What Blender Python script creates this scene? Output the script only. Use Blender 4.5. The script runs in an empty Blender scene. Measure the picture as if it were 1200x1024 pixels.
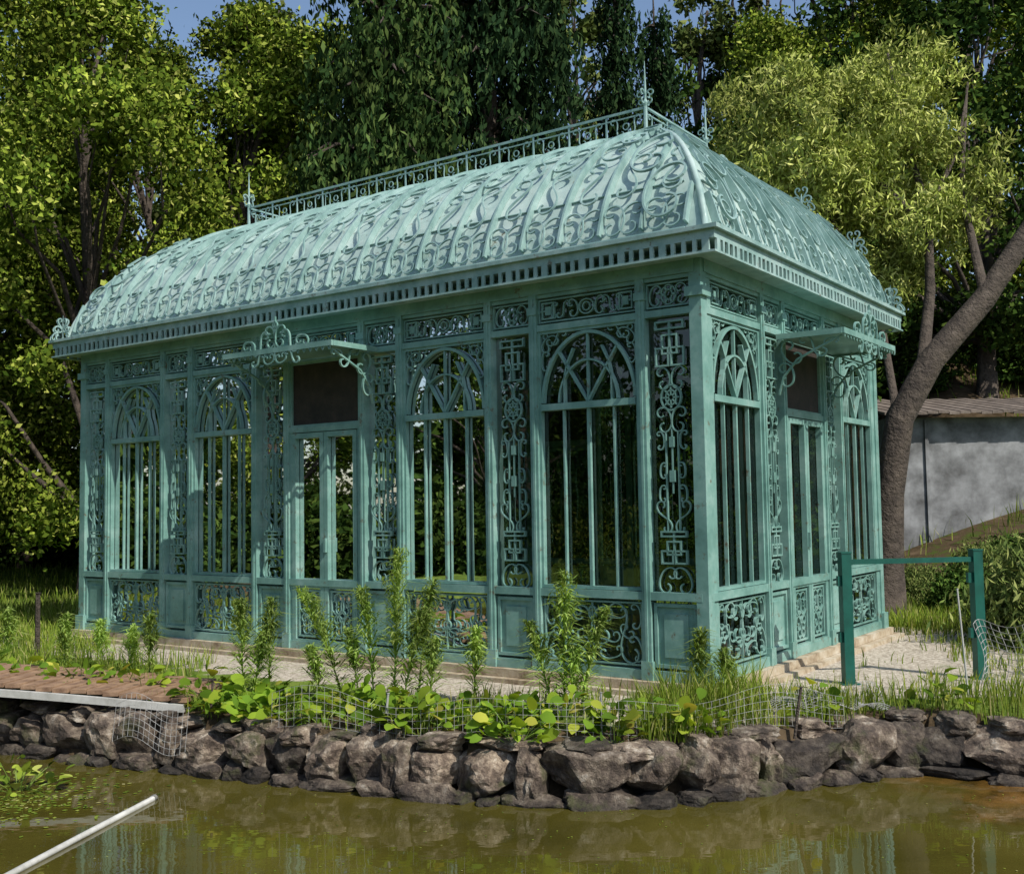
import bpy, math, numpy as np
from mathutils import Vector, Matrix, noise as mn
rng=np.random.default_rng(7)
scene=bpy.context.scene
scene.view_settings.view_transform='Standard'
try: scene.view_settings.look='None'
except: pass
scene.view_settings.exposure=0

# ------------------------------------------------------------ materials
def newmat(name):
    m=bpy.data.materials.new(name); m.use_nodes=True
    nt=m.node_tree; nt.nodes.clear()
    out=nt.nodes.new('ShaderNodeOutputMaterial')
    return m,nt,out
def N(nt,t,**k):
    n=nt.nodes.new(t)
    for a,b in k.items(): setattr(n,a,b)
    return n
def ramp(nt,fac,stops):
    r=N(nt,'ShaderNodeValToRGB'); cr=r.color_ramp
    while len(cr.elements)<len(stops): cr.elements.new(0.5)
    for e,(p,c) in zip(cr.elements,stops):
        e.position=p; e.color=(*c,1) if len(c)==3 else c
    nt.links.new(fac,r.inputs[0]); return r.outputs[0]
def noise(nt,scale,detail=3,rough=.6,co=None):
    n=N(nt,'ShaderNodeTexNoise'); n.inputs['Scale'].default_value=scale; n.inputs['Detail'].default_value=detail; n.inputs['Roughness'].default_value=rough
    if co is None:
        g=N(nt,'ShaderNodeNewGeometry'); co=g.outputs['Position']
    nt.links.new(co,n.inputs['Vector']); return n.outputs['Fac']
def bump(nt,h,strength=.3,dist=.02):
    b=N(nt,'ShaderNodeBump'); b.inputs['Strength'].default_value=strength; b.inputs['Distance'].default_value=dist
    nt.links.new(h,b.inputs['Height']); return b.outputs[0]
def surf(name,stops,scale=6,rough=.6,bs=.3,bd=.01,bscale=None,metal=0,detail=4,spec=.5):
    m,nt,out=newmat(name)
    p=N(nt,'ShaderNodeBsdfPrincipled'); nt.links.new(p.outputs[0],out.inputs[0])
    f=noise(nt,scale,detail,.65)
    nt.links.new(ramp(nt,f,stops),p.inputs['Base Color'])
    p.inputs['Roughness'].default_value=rough; p.inputs['Metallic'].default_value=metal
    p.inputs['Specular IOR Level'].default_value=spec
    if bs>0: nt.links.new(bump(nt,noise(nt,bscale or scale*5,3,.7),bs,bd),p.inputs['Normal'])
    return m
def leafmat(name,stops,trans=.35,vs=.35,lo=.65):
    m,nt,out=newmat(name)
    g=N(nt,'ShaderNodeNewGeometry')
    col=ramp(nt,g.outputs['Random Per Island'],stops)
    nz=noise(nt,vs,0,.5)
    mr=N(nt,'ShaderNodeMapRange'); mr.inputs[1].default_value=.3; mr.inputs[2].default_value=.7; mr.inputs[3].default_value=lo; mr.inputs[4].default_value=1.35
    nt.links.new(nz,mr.inputs[0])
    mul=N(nt,'ShaderNodeVectorMath',operation='SCALE'); nt.links.new(col,mul.inputs[0]); nt.links.new(mr.outputs[0],mul.inputs['Scale'])
    d=N(nt,'ShaderNodeBsdfDiffuse'); nt.links.new(mul.outputs[0],d.inputs[0])
    if trans>0:
        t=N(nt,'ShaderNodeBsdfTranslucent')
        m2=N(nt,'ShaderNodeVectorMath',operation='MULTIPLY'); m2.inputs[1].default_value=(1.6,1.5,.6); nt.links.new(mul.outputs[0],m2.inputs[0]); nt.links.new(m2.outputs[0],t.inputs[0])
        a=N(nt,'ShaderNodeMixShader'); a.inputs[0].default_value=trans; nt.links.new(d.outputs[0],a.inputs[1]); nt.links.new(t.outputs[0],a.inputs[2])
        nt.links.new(a.outputs[0],out.inputs[0])
    else: nt.links.new(d.outputs[0],out.inputs[0])
    return m

def verdigris(name,a,b,c,rust=True,scale=3.0,rough=.36,bp=False):
    m,nt,out=newmat(name)
    p=N(nt,'ShaderNodeBsdfPrincipled'); nt.links.new(p.outputs[0],out.inputs[0])
    f=noise(nt,scale,4,.7)
    col=ramp(nt,f,[(.3,a),(.5,b),(.72,c)])
    if rust:
        f2=noise(nt,9,4,.75)
        rf=ramp(nt,f2,[(.60,(0,0,0)),(.72,(1,1,1))])
        mx=N(nt,'ShaderNodeMix',data_type='RGBA'); nt.links.new(rf,mx.inputs[0]); nt.links.new(col,mx.inputs[6]); mx.inputs[7].default_value=(.13,.10,.06,1)
        col=mx.outputs[2]
    nt.links.new(col,p.inputs['Base Color'])
    p.inputs['Roughness'].default_value=rough
    if bp: nt.links.new(bump(nt,noise(nt,5,2,.6),.25,.03),p.inputs['Normal'])
    return m
M_frame=verdigris('verdigris_iron_paint',(.11,.23,.20),(.17,.325,.285),(.28,.44,.395))
M_orn=verdigris('verdigris_scroll_paint',(.10,.21,.18),(.165,.31,.27),(.27,.43,.385),False)
M_roof=verdigris('verdigris_roof_sheet',(.24,.36,.335),(.38,.50,.465),(.52,.62,.585),True,1.4,.24,True)
M_roofo=verdigris('roof_scroll_paint',(.15,.26,.245),(.24,.37,.35),(.36,.49,.47),False,3,.4)
M_eave=verdigris('eave_paint',(.16,.28,.26),(.26,.39,.365),(.38,.50,.48),True,4,.45)
M_plinth=surf('plinth_concrete',[(.3,(.18,.12,.07)),(.5,(.40,.33,.23)),(.7,(.52,.47,.38))],5,.85,.5,.01)
M_floor=surf('floor_concrete',[(.3,(.12,.12,.10)),(.7,(.22,.21,.18))],3,.8,0)
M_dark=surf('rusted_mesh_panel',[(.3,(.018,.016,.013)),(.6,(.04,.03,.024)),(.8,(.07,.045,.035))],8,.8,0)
M_gate=surf('gate_green_paint',[(.3,(.004,.06,.045)),(.7,(.008,.105,.078))],6,.4,0)
M_bark=surf('bark',[(.3,(.03,.022,.017)),(.6,(.08,.062,.047)),(.8,(.15,.12,.095))],5,.9,1,.05,14)
M_wood=surf('weathered_planks',[(.3,(.15,.085,.05)),(.7,(.36,.23,.14))],9,.8,.5,.006)
M_white=surf('painted_white_steel',[(.3,(.34,.34,.31)),(.6,(.50,.50,.47))],7,.5,0)
M_wire=surf('galvanised_wire',[(.3,(.2,.2,.19)),(.7,(.42,.42,.40))],9,.5,0)
M_shed=surf('shed_wall_plaster',[(.25,(.07,.07,.07)),(.45,(.16,.165,.17)),(.7,(.30,.31,.32))],2.2,.9,0)
M_shedroof=surf('shed_roof_boards',[(.3,(.07,.055,.045)),(.7,(.22,.18,.15))],3,.9,.6,.02)
def mglass():
    m,nt,out=newmat('window_glass')
    tr=N(nt,'ShaderNodeBsdfTransparent'); tr.inputs[0].default_value=(.50,.58,.47,1)
    gl=N(nt,'ShaderNodeBsdfGlossy'); gl.inputs['Roughness'].default_value=.012
    fr=N(nt,'ShaderNodeFresnel'); fr.inputs[0].default_value=1.65
    nt.links.new(bump(nt,noise(nt,1.3,1,.5),.12,.03),gl.inputs['Normal'])
    mx=N(nt,'ShaderNodeMixShader'); nt.links.new(fr.outputs[0],mx.inputs[0]); nt.links.new(tr.outputs[0],mx.inputs[1]); nt.links.new(gl.outputs[0],mx.inputs[2])
    nt.links.new(mx.outputs[0],out.inputs[0]); return m
M_glass=mglass()
def mrock():
    m,nt,out=newmat('wall_stone')
    p=N(nt,'ShaderNodeBsdfPrincipled'); nt.links.new(p.outputs[0],out.inputs[0])
    g=N(nt,'ShaderNodeNewGeometry')
    c1=ramp(nt,noise(nt,7,5,.72),[(.30,(.018,.014,.011)),(.46,(.085,.062,.046)),(.58,(.22,.175,.13)),(.70,(.46,.41,.34))])
    rv=N(nt,'ShaderNodeMapRange'); rv.inputs[3].default_value=.35; rv.inputs[4].default_value=1.75; nt.links.new(g.outputs['Random Per Island'],rv.inputs[0])
    sp=N(nt,'ShaderNodeSeparateXYZ'); nt.links.new(g.outputs['Position'],sp.inputs[0])
    wet=N(nt,'ShaderNodeMapRange'); wet.inputs[1].default_value=-.54; wet.inputs[2].default_value=-.36; wet.inputs[3].default_value=.25; wet.inputs[4].default_value=1; nt.links.new(sp.outputs[2],wet.inputs[0])
    mm=N(nt,'ShaderNodeMath',operation='MULTIPLY'); nt.links.new(rv.outputs[0],mm.inputs[0]); nt.links.new(wet.outputs[0],mm.inputs[1])
    mul=N(nt,'ShaderNodeVectorMath',operation='SCALE'); nt.links.new(c1,mul.inputs[0]); nt.links.new(mm.outputs[0],mul.inputs['Scale'])
    mo=ramp(nt,noise(nt,3.1,4,.7),[(.55,(0,0,0)),(.66,(.8,.8,.8))])
    mx=N(nt,'ShaderNodeMix',data_type='RGBA'); nt.links.new(mo,mx.inputs[0]); nt.links.new(mul.outputs[0],mx.inputs[6]); mx.inputs[7].default_value=(.05,.055,.015,1)
    nt.links.new(mx.outputs[2],p.inputs['Base Color']); p.inputs['Roughness'].default_value=.8
    nt.links.new(bump(nt,noise(nt,18,5,.75),1.0,.04),p.inputs['Normal']); return m
M_rock=mrock()
def mwater():
    m,nt,out=newmat('pond_water')
    p=N(nt,'ShaderNodeBsdfPrincipled'); nt.links.new(p.outputs[0],out.inputs[0])
    g=N(nt,'ShaderNodeNewGeometry')
    c=ramp(nt,noise(nt,.8,4,.65),[(.3,(.050,.044,.008)),(.55,(.080,.068,.013)),(.8,(.108,.090,.020))])
    d=N(nt,'ShaderNodeVectorMath',operation='DISTANCE'); d.inputs[1].default_value=(4.2,7.9,-.55); nt.links.new(g.outputs['Position'],d.inputs[0])
    nz=noise(nt,1.8,3,.6); ad=N(nt,'ShaderNodeMath',operation='MULTIPLY_ADD'); ad.inputs[1].default_value=1.6; nt.links.new(nz,ad.inputs[0]); nt.links.new(d.outputs['Value'],ad.inputs[2])
    mr=N(nt,'ShaderNodeMapRange'); mr.inputs[1].default_value=1.6; mr.inputs[2].default_value=2.3; mr.inputs[3].default_value=.85; mr.inputs[4].default_value=0; nt.links.new(ad.outputs[0],mr.inputs[0])
    sh=ramp(nt,noise(nt,5,4,.7),[(.35,(.05,.028,.006)),(.65,(.22,.11,.028))])
    mx=N(nt,'ShaderNodeMix',data_type='RGBA'); nt.links.new(mr.outputs[0],mx.inputs[0]); nt.links.new(c,mx.inputs[6]); nt.links.new(sh,mx.inputs[7])
    nt.links.new(mx.outputs[2],p.inputs['Base Color'])
    p.inputs['Roughness'].default_value=.02; p.inputs['IOR'].default_value=1.55
    mp=N(nt,'ShaderNodeMapping'); mp.inputs['Scale'].default_value=(1,2.2,1); nt.links.new(g.outputs['Position'],mp.inputs[0])
    nt.links.new(bump(nt,noise(nt,2.2,3,.55,mp.outputs[0]),.035,.05),p.inputs['Normal']); return m
M_water=mwater()
def mground():
    m,nt,out=newmat('ground_soil_grass')
    p=N(nt,'ShaderNodeBsdfDiffuse'); nt.links.new(p.outputs[0],out.inputs[0])
    at=N(nt,'ShaderNodeVertexColor'); at.layer_name='zone'
    sp=N(nt,'ShaderNodeSeparateColor'); nt.links.new(at.outputs[0],sp.inputs[0])
    n1=noise(nt,2.5,4,.7); n2=noise(nt,30,3,.7)
    grass=ramp(nt,n1,[(.3,(.06,.095,.02)),(.55,(.13,.19,.035)),(.75,(.21,.25,.06))])
    grav=ramp(nt,n2,[(.3,(.18,.15,.12)),(.5,(.42,.37,.30)),(.7,(.62,.57,.49))])
    soil=ramp(nt,n1,[(.3,(.035,.026,.015)),(.6,(.10,.073,.045)),(.8,(.19,.14,.09))])
    def mixby(ch,A,B):
        a=N(nt,'ShaderNodeMath',operation='ADD'); nt.links.new(ch,a.inputs[0]); nt.links.new(n1,a.inputs[1])
        mr=N(nt,'ShaderNodeMapRange'); mr.inputs[1].default_value=.85; mr.inputs[2].default_value=1.05; nt.links.new(a.outputs[0],mr.inputs[0])
        x=N(nt,'ShaderNodeMix',data_type='RGBA'); nt.links.new(mr.outputs[0],x.inputs[0]); nt.links.new(A,x.inputs[6]); nt.links.new(B,x.inputs[7]); return x.outputs[2]
    c=mixby(sp.outputs[0],grass,grav); c=mixby(sp.outputs[1],c,soil)
    nt.links.new(c,p.inputs['Color'])
    nt.links.new(bump(nt,n2,.6,.02),p.inputs['Normal']); return m
M_ground=mground()
L_dec=leafmat('deciduous_leaves',[(0,(.04,.075,.010)),(.5,(.14,.20,.024)),(.85,(.27,.33,.045)),(1,(.40,.42,.11))],0,.35,.55)
L_dark=leafmat('dark_leaves',[(0,(.016,.036,.009)),(.6,(.045,.085,.016)),(1,(.10,.15,.03))],0)
L_con=leafmat('conifer_needles',[(0,(.016,.035,.012)),(.6,(.042,.078,.022)),(1,(.10,.14,.04))],0,.8)
L_con2=leafmat('dark_conifer_needles',[(0,(.008,.02,.009)),(.6,(.022,.045,.018)),(1,(.05,.085,.03))],0,.8)
L_wil=leafmat('willow_leaves',[(0,(.15,.19,.035)),(.5,(.31,.36,.08)),(1,(.46,.47,.16))],0,.6)
L_euc=leafmat('tall_tree_leaves',[(0,(.05,.08,.025)),(.6,(.12,.16,.04)),(1,(.22,.24,.08))],0)
L_grass=leafmat('grass_blades',[(0,(.08,.13,.02)),(.5,(.17,.245,.035)),(.85,(.27,.32,.06)),(1,(.42,.38,.18))],.3,1)
L_weed=leafmat('weed_leaves',[(0,(.15,.24,.05)),(.6,(.26,.38,.085)),(1,(.40,.48,.16))],.35,2)
L_broad=leafmat('broad_leaves',[(0,(.07,.14,.02)),(.5,(.15,.25,.025)),(.85,(.25,.33,.035)),(1,(.40,.36,.07))],.3,2)

# ------------------------------------------------------------ mesh utils
def link(ob,parent=None):
    scene.collection.objects.link(ob)
    if parent: ob.parent=parent
    return ob
def empty(name,loc=(0,0,0)):
    e=bpy.data.objects.new(name,None); e.location=loc; e.empty_display_size=.3; return link(e)
class MB:
    def __init__(s): s.v=[]; s.f=[]
    def add(s,vs,fs):
        o=len(s.v); s.v.extend([tuple(x) for x in vs]); s.f.extend([tuple(i+o for i in f) for f in fs])
    def obj(s,name,mat,parent=None,smooth=False):
        me=bpy.data.meshes.new(name); me.from_pydata(s.v,[],s.f); me.materials.append(mat)
        if smooth: me.polygons.foreach_set('use_smooth',[True]*len(me.polygons))
        me.update(); return link(bpy.data.objects.new(name,me),parent)
    def tube(s,pts,rad,sides=8,cap=True):
        pts=[Vector(p) for p in pts]; n=len(pts)
        if not hasattr(rad,'__len__'): rad=[rad]*n
        vs=[];prev=None
        for i,p in enumerate(pts):
            t=(pts[min(i+1,n-1)]-pts[max(i-1,0)]).normalized()
            if prev is None:
                r=Vector((0,0,1)) if abs(t.z)<.9 else Vector((1,0,0)); x=t.cross(r).normalized()
            else: x=(prev-t*prev.dot(t)).normalized()
            prev=x; y=t.cross(x)
            for k in range(sides):
                a=2*math.pi*k/sides; vs.append(p+(x*math.cos(a)+y*math.sin(a))*rad[i])
        fs=[(i*sides+k,i*sides+(k+1)%sides,(i+1)*sides+(k+1)%sides,(i+1)*sides+k) for i in range(n-1) for k in range(sides)]
        if cap: fs+= [tuple(range(sides)),tuple((n-1)*sides+k for k in range(sides))]
        s.add(vs,fs)
def npmesh(name,V,k,mat):
    n=V.shape[0]; me=bpy.data.meshes.new(name)
    me.vertices.add(n*k); me.vertices.foreach_set('co',V.reshape(-1).astype(np.float32))
    me.loops.add(n*k); me.loops.foreach_set('vertex_index',np.arange(n*k,dtype=np.int32))
    me.polygons.add(n); me.polygons.foreach_set('loop_start',np.arange(0,n*k,k,dtype=np.int32))
    try: me.polygons.foreach_set('loop_total',np.full(n,k,dtype=np.int32))
    except Exception: pass
    me.materials.append(mat); me.update(calc_edges=True); return me
def unit(a): return a/np.maximum(np.linalg.norm(a,axis=-1,keepdims=True),1e-9)
def leafquads(c,L,W,bias=(0,0,0),bw=0.0,jit=.35):
    n=len(c); d=unit(rng.normal(size=(n,3))+np.array(bias)*bw); s=unit(np.cross(d,rng.normal(size=(n,3))))
    l=(L*(1+jit*rng.uniform(-1,1,n)))[:,None]/2; w=(W*(1+jit*rng.uniform(-1,1,n)))[:,None]/2
    nn=np.cross(d,s)*w*.5
    return np.stack([c-d*l,c+s*w+nn-d*l*.1,c+d*l,c-s*w+nn-d*l*.1],1)

# ------------------------------------------------------------ world & camera
world=bpy.data.worlds.new('World'); scene.world=world; world.use_nodes=True
wn=world.node_tree; wn.nodes.clear()
wo=wn.nodes.new('ShaderNodeOutputWorld'); bg=wn.nodes.new('ShaderNodeBackground'); sk=wn.nodes.new('ShaderNodeTexSky')
sk.sky_type='NISHITA'; sk.sun_disc=False
EL=math.radians(46); AZ=math.atan2(.68,-.73)
sk.sun_elevation=EL; sk.sun_rotation=AZ; bg.inputs[1].default_value=.15
wn.links.new(sk.outputs[0],bg.inputs[0]); wn.links.new(bg.outputs[0],wo.inputs[0])
sd=Vector((math.sin(AZ)*math.cos(EL),math.cos(AZ)*math.cos(EL),math.sin(EL)))
sl=bpy.data.lights.new('sun','SUN'); sl.energy=5.0; sl.angle=math.radians(.5); sl.color=(1,.95,.86)
so=link(bpy.data.objects.new('sun',sl)); so.rotation_euler=sd.to_track_quat('Z','Y').to_euler(); so.location=(10,-10,30)
cam=bpy.data.cameras.new('camera'); co=link(bpy.data.objects.new('camera',cam)); cam.sensor_width=36; cam.lens=37.98; cam.clip_end=1000; cam.clip_start=.05
pit=math.radians(3.651)
co.matrix_world=Matrix.Translation((0,0,1.515))@Matrix.Rotation(math.pi/2+pit,4,'X')@Matrix.Rotation(math.radians(-.903),4,'Z')
scene.camera=co

# ------------------------------------------------------------ building frame of reference
ang=math.radians(35.35); A=np.array([-math.cos(ang),math.sin(ang),0]); B=np.array([math.sin(ang),math.cos(ang),0]); Z=np.array([0,0,1.])
C=np.array([1.609,9.166,0]); LL=8.9; WW=4.75
def inbuild(x,y,m=0.0):
    dx=x-C[0]; dy=y-C[1]; t=dx*A[0]+dy*A[1]; s=dx*B[0]+dy*B[1]
    return (t>-m)&(t<LL+m)&(s>-m)&(s<WW+m)
class Face:
    def __init__(s,O,U,Nn): s.O=np.array(O);s.U=np.array(U);s.N=np.array(Nn)
    def p(s,u,z,n): return s.O+s.U*u+s.N*n+Z*z
def box(mb,F,u0,u1,z0,z1,n0,n1):
    vs=[F.p(u,z,n) for n in (n0,n1) for z in (z0,z1) for u in (u0,u1)]
    mb.add(vs,[(0,1,3,2),(4,6,7,5),(0,4,5,1),(2,3,7,6),(0,2,6,4),(1,5,7,3)])
def strip(mb,pf,path,w,n0,n1,closed=False):
    P=np.asarray(path,float); n=len(P)
    T=np.gradient(P,axis=0)
    T=T/np.maximum(np.linalg.norm(T,axis=1,keepdims=True),1e-9); Q=np.stack([-T[:,1],T[:,0]],1)*w/2
    vs=[]
    for i in range(n):
        a=P[i]+Q[i]; b=P[i]-Q[i]
        vs+= [pf(a[0],a[1],n0),pf(b[0],b[1],n0),pf(b[0],b[1],n1),pf(a[0],a[1],n1)]
    fs=[]
    for i in range(n-1):
        j=i+1
        for k in range(4): fs.append((i*4+k,i*4+(k+1)%4,j*4+(k+1)%4,j*4+k))
    fs+= [(0,1,2,3),((n-1)*4,(n-1)*4+1,(n-1)*4+2,(n-1)*4+3)]
    mb.add(vs,fs)
def _norm(x,y):
    P=np.stack([x,y],1); k=len(P)//9
    e0=P[:k].mean(0); e1=P[-k:].mean(0); d=e1-e0
    a=math.atan2(d[0],d[1]); c,s=math.cos(a),math.sin(a)
    P=np.stack([P[:,0]*c-P[:,1]*s,P[:,0]*s+P[:,1]*c],1)
    P=P-(P.max(0)+P.min(0))/2
    return P/(P[:,1].max()-P[:,1].min())*1.12
_s=np.linspace(-1,1,39)
def _int(th): return _norm(np.cumsum(np.cos(th)),np.cumsum(np.sin(th)))
S_C=_int(5.0*_s**2); C_C=_int(1.0*_s+4.2*_s*np.abs(_s)**1.0); C_C2=_int(.4*_s+4.8*_s*np.abs(_s)**1.6)
def pl(cv,cx,cz,ln,ang=0,fx=1,fz=1):
    a=math.radians(ang); c,s=math.cos(a),math.sin(a)
    x=cv[:,0]*ln*fx; y=cv[:,1]*ln*fz
    return np.stack([cx+x*c-y*s,cz+x*s+y*c],1)
def circ(cx,cz,rx,rz=None,n=20,a0=0,a1=2*math.pi):
    rz=rz or rx; t=np.linspace(a0,a1,n); return np.stack([cx+rx*np.cos(t),cz+rz*np.sin(t)],1)

gh=empty('greenhouse',tuple(C)); 
faces={'front':Face(C,A,-B),'right':Face(C,B,-A),'back':Face(C+WW*B,A,B),'left':Face(C+LL*A,B,A)}
frame=MB(); orn=MB(); glass=MB(); doors=MB(); dark=MB()
WN,NN=1.143,.53
def rect(mb,F,u0,u1,z0,z1,w,n0,n1):
    box(mb,F,u0,u1,z0,z0+w,n0,n1); box(mb,F,u0,u1,z1-w,z1,n0,n1)
    box(mb,F,u0,u0+w,z0+w,z1-w,n0,n1); box(mb,F,u1-w,u1,z0+w,z1-w,n0,n1)
TW=.011
def lower_panel(F,u0,u1,z0,z1):
    c=(u0+u1)/2;w=u1-u0;h=z1-z0;zc=(z0+z1)/2;S=lambda p,t=TW:strip(orn,F.p,p,t,.0,.024)
    rect(orn,F,u0+.02,u1-.02,z0+.02,z1-.02,.014,-.002,.028)
    for f in (1,-1):
        S(pl(S_C,c+f*w*.30,zc,h*.80,f*38,f)); S(pl(C_C,c+f*w*.09,zc+.06,h*.50,0,-f)); S(pl(C_C2,c+f*w*.42,zc-h*.22,h*.34,f*15,f))
        S(pl(C_C2,c+f*w*.18,zc-h*.30,h*.34,90+f*10,f)); S(pl(C_C2,c+f*w*.42,zc+h*.25,h*.32,0,f)); S(pl(C_C2,c+f*w*.22,zc+h*.30,h*.34,-90,-f))
        S(pl(S_C,c+f*w*.14,zc-h*.12,h*.4,-f*50,f),.010); S(pl(C_C,c+f*w*.33,zc+h*.02,h*.22,f*60,-f),.009)
    S(circ(c,zc-h*.05,h*.07),.012); S(circ(c,zc+h*.28,h*.06,h*.1),.012)
    S([(c,z0+.03),(c,z1-.03)],.010)
def greek(F,cx,z0,h,w,t=.015):
    def sq(x0,x1,a,b):
        box(orn,F,cx+x0*w,cx+x1*w,z0+a*h,z0+a*h+t,.002,.034); box(orn,F,cx+x0*w,cx+x1*w,z0+b*h-t,z0+b*h,.002,.034)
        box(orn,F,cx+x0*w,cx+x0*w+t,z0+a*h+t,z0+b*h-t,.002,.034); box(orn,F,cx+x1*w-t,cx+x1*w,z0+a*h+t,z0+b*h-t,.002,.034)
    sq(-.5,-.02,.05,.45); sq(.02,.5,.05,.45); sq(-.28,.28,.3,.72); sq(-.5,.5,.82,1.0)
    box(orn,F,cx-.009,cx+.009,z0+.45*h,z0+h,.006,.030)
def frieze_w(F,u0,u1,z0,z1):
    c=(u0+u1)/2;w=u1-u0;h=z1-z0;zc=(z0+z1)/2;S=lambda p,t=TW:strip(orn,F.p,p,t,.0,.024)
    rect(orn,F,u0+.01,u1-.01,z0+.02,z1-.02,.014,-.002,.028)
    S(circ(c,zc,h*.3,h*.26)); S(circ(c,zc,h*.15)); 
    for f in (1,-1):
        S(pl(C_C,c+f*h*.55,zc,h*.55,0,-f)); S(pl(S_C,c+f*h*.95,zc,h*.62,60*f,f)); S(pl(C_C2,c+f*h*1.35,zc,h*.5,0,f))
        a=c+f*w*.39; 
        rect(orn,F,a-.07,a+.07,z0+.05,z1-.05,.014,.003,.031); box(orn,F,a-.03,a+.03,z0+.09,z1-.09,.004,.03)
        box(orn,F,min(a,c+f*w*.5),max(a,c+f*w*.5),zc-.008,zc+.008,.006,.026)
def frieze_n(F,u0,u1,z0,z1):
    c=(u0+u1)/2;h=z1-z0;zc=(z0+z1)/2;S=lambda p,t=TW:strip(orn,F.p,p,t,.0,.024)
    rect(orn,F,u0+.01,u1-.01,z0+.02,z1-.02,.014,-.002,.028)
    S(circ(c,zc,.07,.085)); S(circ(c,zc,.035,.045))
    for k in range(6):
        a=k*math.pi/3; S([(c+.03*math.cos(a),zc+.035*math.sin(a)),(c+.075*math.cos(a),zc+.09*math.sin(a))],.02)
    for f in (1,-1): S(pl(C_C,c+f*.13,zc,h*.6,0,f))
def narrow(F,u0,u1):
    c=(u0+u1)/2;w=u1-u0;S=lambda p,t=TW:strip(orn,F.p,p,t,.0,.024)
    greek(F,c,2.68,.42,w*.62); greek(F,c,.98,.30,w*.56)
    for f in (1,-1):
        box(orn,F,c+f*w*.13-.006,c+f*w*.13+.006,1.28,2.14,.002,.024)
        S(pl(C_C,c+f*w*.15,2.24,.19,0,-f)); S(pl(C_C,c+f*w*.15,2.60,.17,0,-f)); S(pl(S_C,c+f*w*.2,1.40,.24,0,f)); S(pl(C_C2,c+f*w*.22,1.60,.13,0,f))
        S(pl(C_C,c+f*w*.17,.86,.20,f*15,f)); S(pl(C_C2,c+f*w*.24,2.06,.14,0,-f)); S(pl(C_C2,c+f*w*.2,1.80,.12,0,f))
    S(circ(c,2.43,.095,.11,24),.015); S(circ(c,2.43,.05,.065,16)); 
    for k in range(8):
        a=k*math.pi/4; S([(c+.02*math.cos(a),2.43+.02*math.sin(a)),(c+.08*math.cos(a),2.43+.09*math.sin(a))],.013)
    box(orn,F,c-.006,c+.006,1.60,2.16,.004,.022); box(orn,F,c-.025,c+.025,1.70,1.80,.003,.033); box(orn,F,c-.022,c+.022,2.0,2.09,.003,.033)
def window(F,u0,u1):
    c=(u0+u1)/2;w=u1-u0;S=lambda p,t=.02:strip(frame,F.p,p,t,-.015,.03)
    rect(frame,F,u0,u1,.76,3.14,.028,-.02,.035)
    box(frame,F,u0+.03,u1-.03,2.395,2.455,-.025,.045)
    for k,t in ((.25,.018),(.5,.030),(.75,.018)):
        box(frame,F,u0+w*k-t/2,u0+w*k+t/2,.79,2.395,-.012,.022)
    R=w/2-.03; zb=2.455; RZ=.64
    S(circ(c,zb,R-.01,RZ,26,.02,math.pi-.02),.030)
    S(circ(c,zb,R*.62,RZ*.60,20,.02,math.pi-.02),.018)
    for a in (50,130):
        r=math.radians(a); S([(c,zb),(c+(R-.02)*math.cos(r),zb+(RZ-.01)*math.sin(r))],.02)
    box(frame,F,c-.010,c+.010,zb+.02,zb+RZ-.02,-.010,.02)
    for f in (1,-1):
        S([(c+f*R*.5,zb),(c+f*R*.5,zb+.22),(c+f*R*.44,zb+.36),(c+f*R*.3,zb+.5)],.015)
        O=lambda p,t=TW:strip(orn,F.p,p,t,-.002,.024)
        ex=c+f*(w/2-.03)
        O(pl(C_C,ex-f*.09,3.02,.17,f*45,f)); O(pl(S_C,ex-f*.17,3.07,.20,80*f,f)); O(pl(C_C2,ex-f*.04,2.86,.16,0,f)); O(circ(ex-f*.05,3.09,.025))
def dec_low_n(F,u0,u1):
    rect(frame,F,u0+.02,u1-.02,.11,.66,.03,-.005,.036)
    box(frame,F,u0+.05,u1-.05,.14,.63,-.01,.012); box(frame,F,u0+.11,u1-.11,.20,.57,.012,.026)
def door(F,u0,u1):
    box(frame,F,u0,u1,2.36,2.42,-.03,.05); rect(frame,F,u0,u1,2.42,3.14,.025,-.02,.033)
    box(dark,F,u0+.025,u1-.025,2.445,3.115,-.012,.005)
    box(frame,F,u0,u0+.04,.02,2.36,-.02,.04); box(frame,F,u1-.04,u1,.02,2.36,-.02,.04)
    m=(u0+u1)/2
    for a,b in ((u0+.043,m-.004),(m+.004,u1-.043)):
        rect(doors,F,a,b,.05,2.35,.055,-.01,.048); box(doors,F,a+.055,b-.055,.66,.74,-.008,.044)
        rect(doors,F,a+.075,b-.075,.13,.64,.02,.0,.03)
        c=(a+b)/2
        for f in (1,-1):
            for zc in (.27,.50):
                strip(doors,F.p,pl(C_C,c+f*.05,zc,.19,0,-f),TW,.0,.026)
            strip(doors,F.p,pl(S_C,c+f*.09,.385,.26,0,f),TW,.0,.026)
        strip(doors,F.p,circ(c,.385,.045),TW,.0,.026)
    box(doors,F,m-.05,m-.02,1.05,1.2,.048,.075)
def quad(mb,F,u0,u1,z0,z1,n): mb.add([F.p(u0,z0,n),F.p(u1,z0,n),F.p(u1,z1,n),F.p(u0,z1,n)],[(0,1,2,3)])
edges_d=[]
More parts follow.
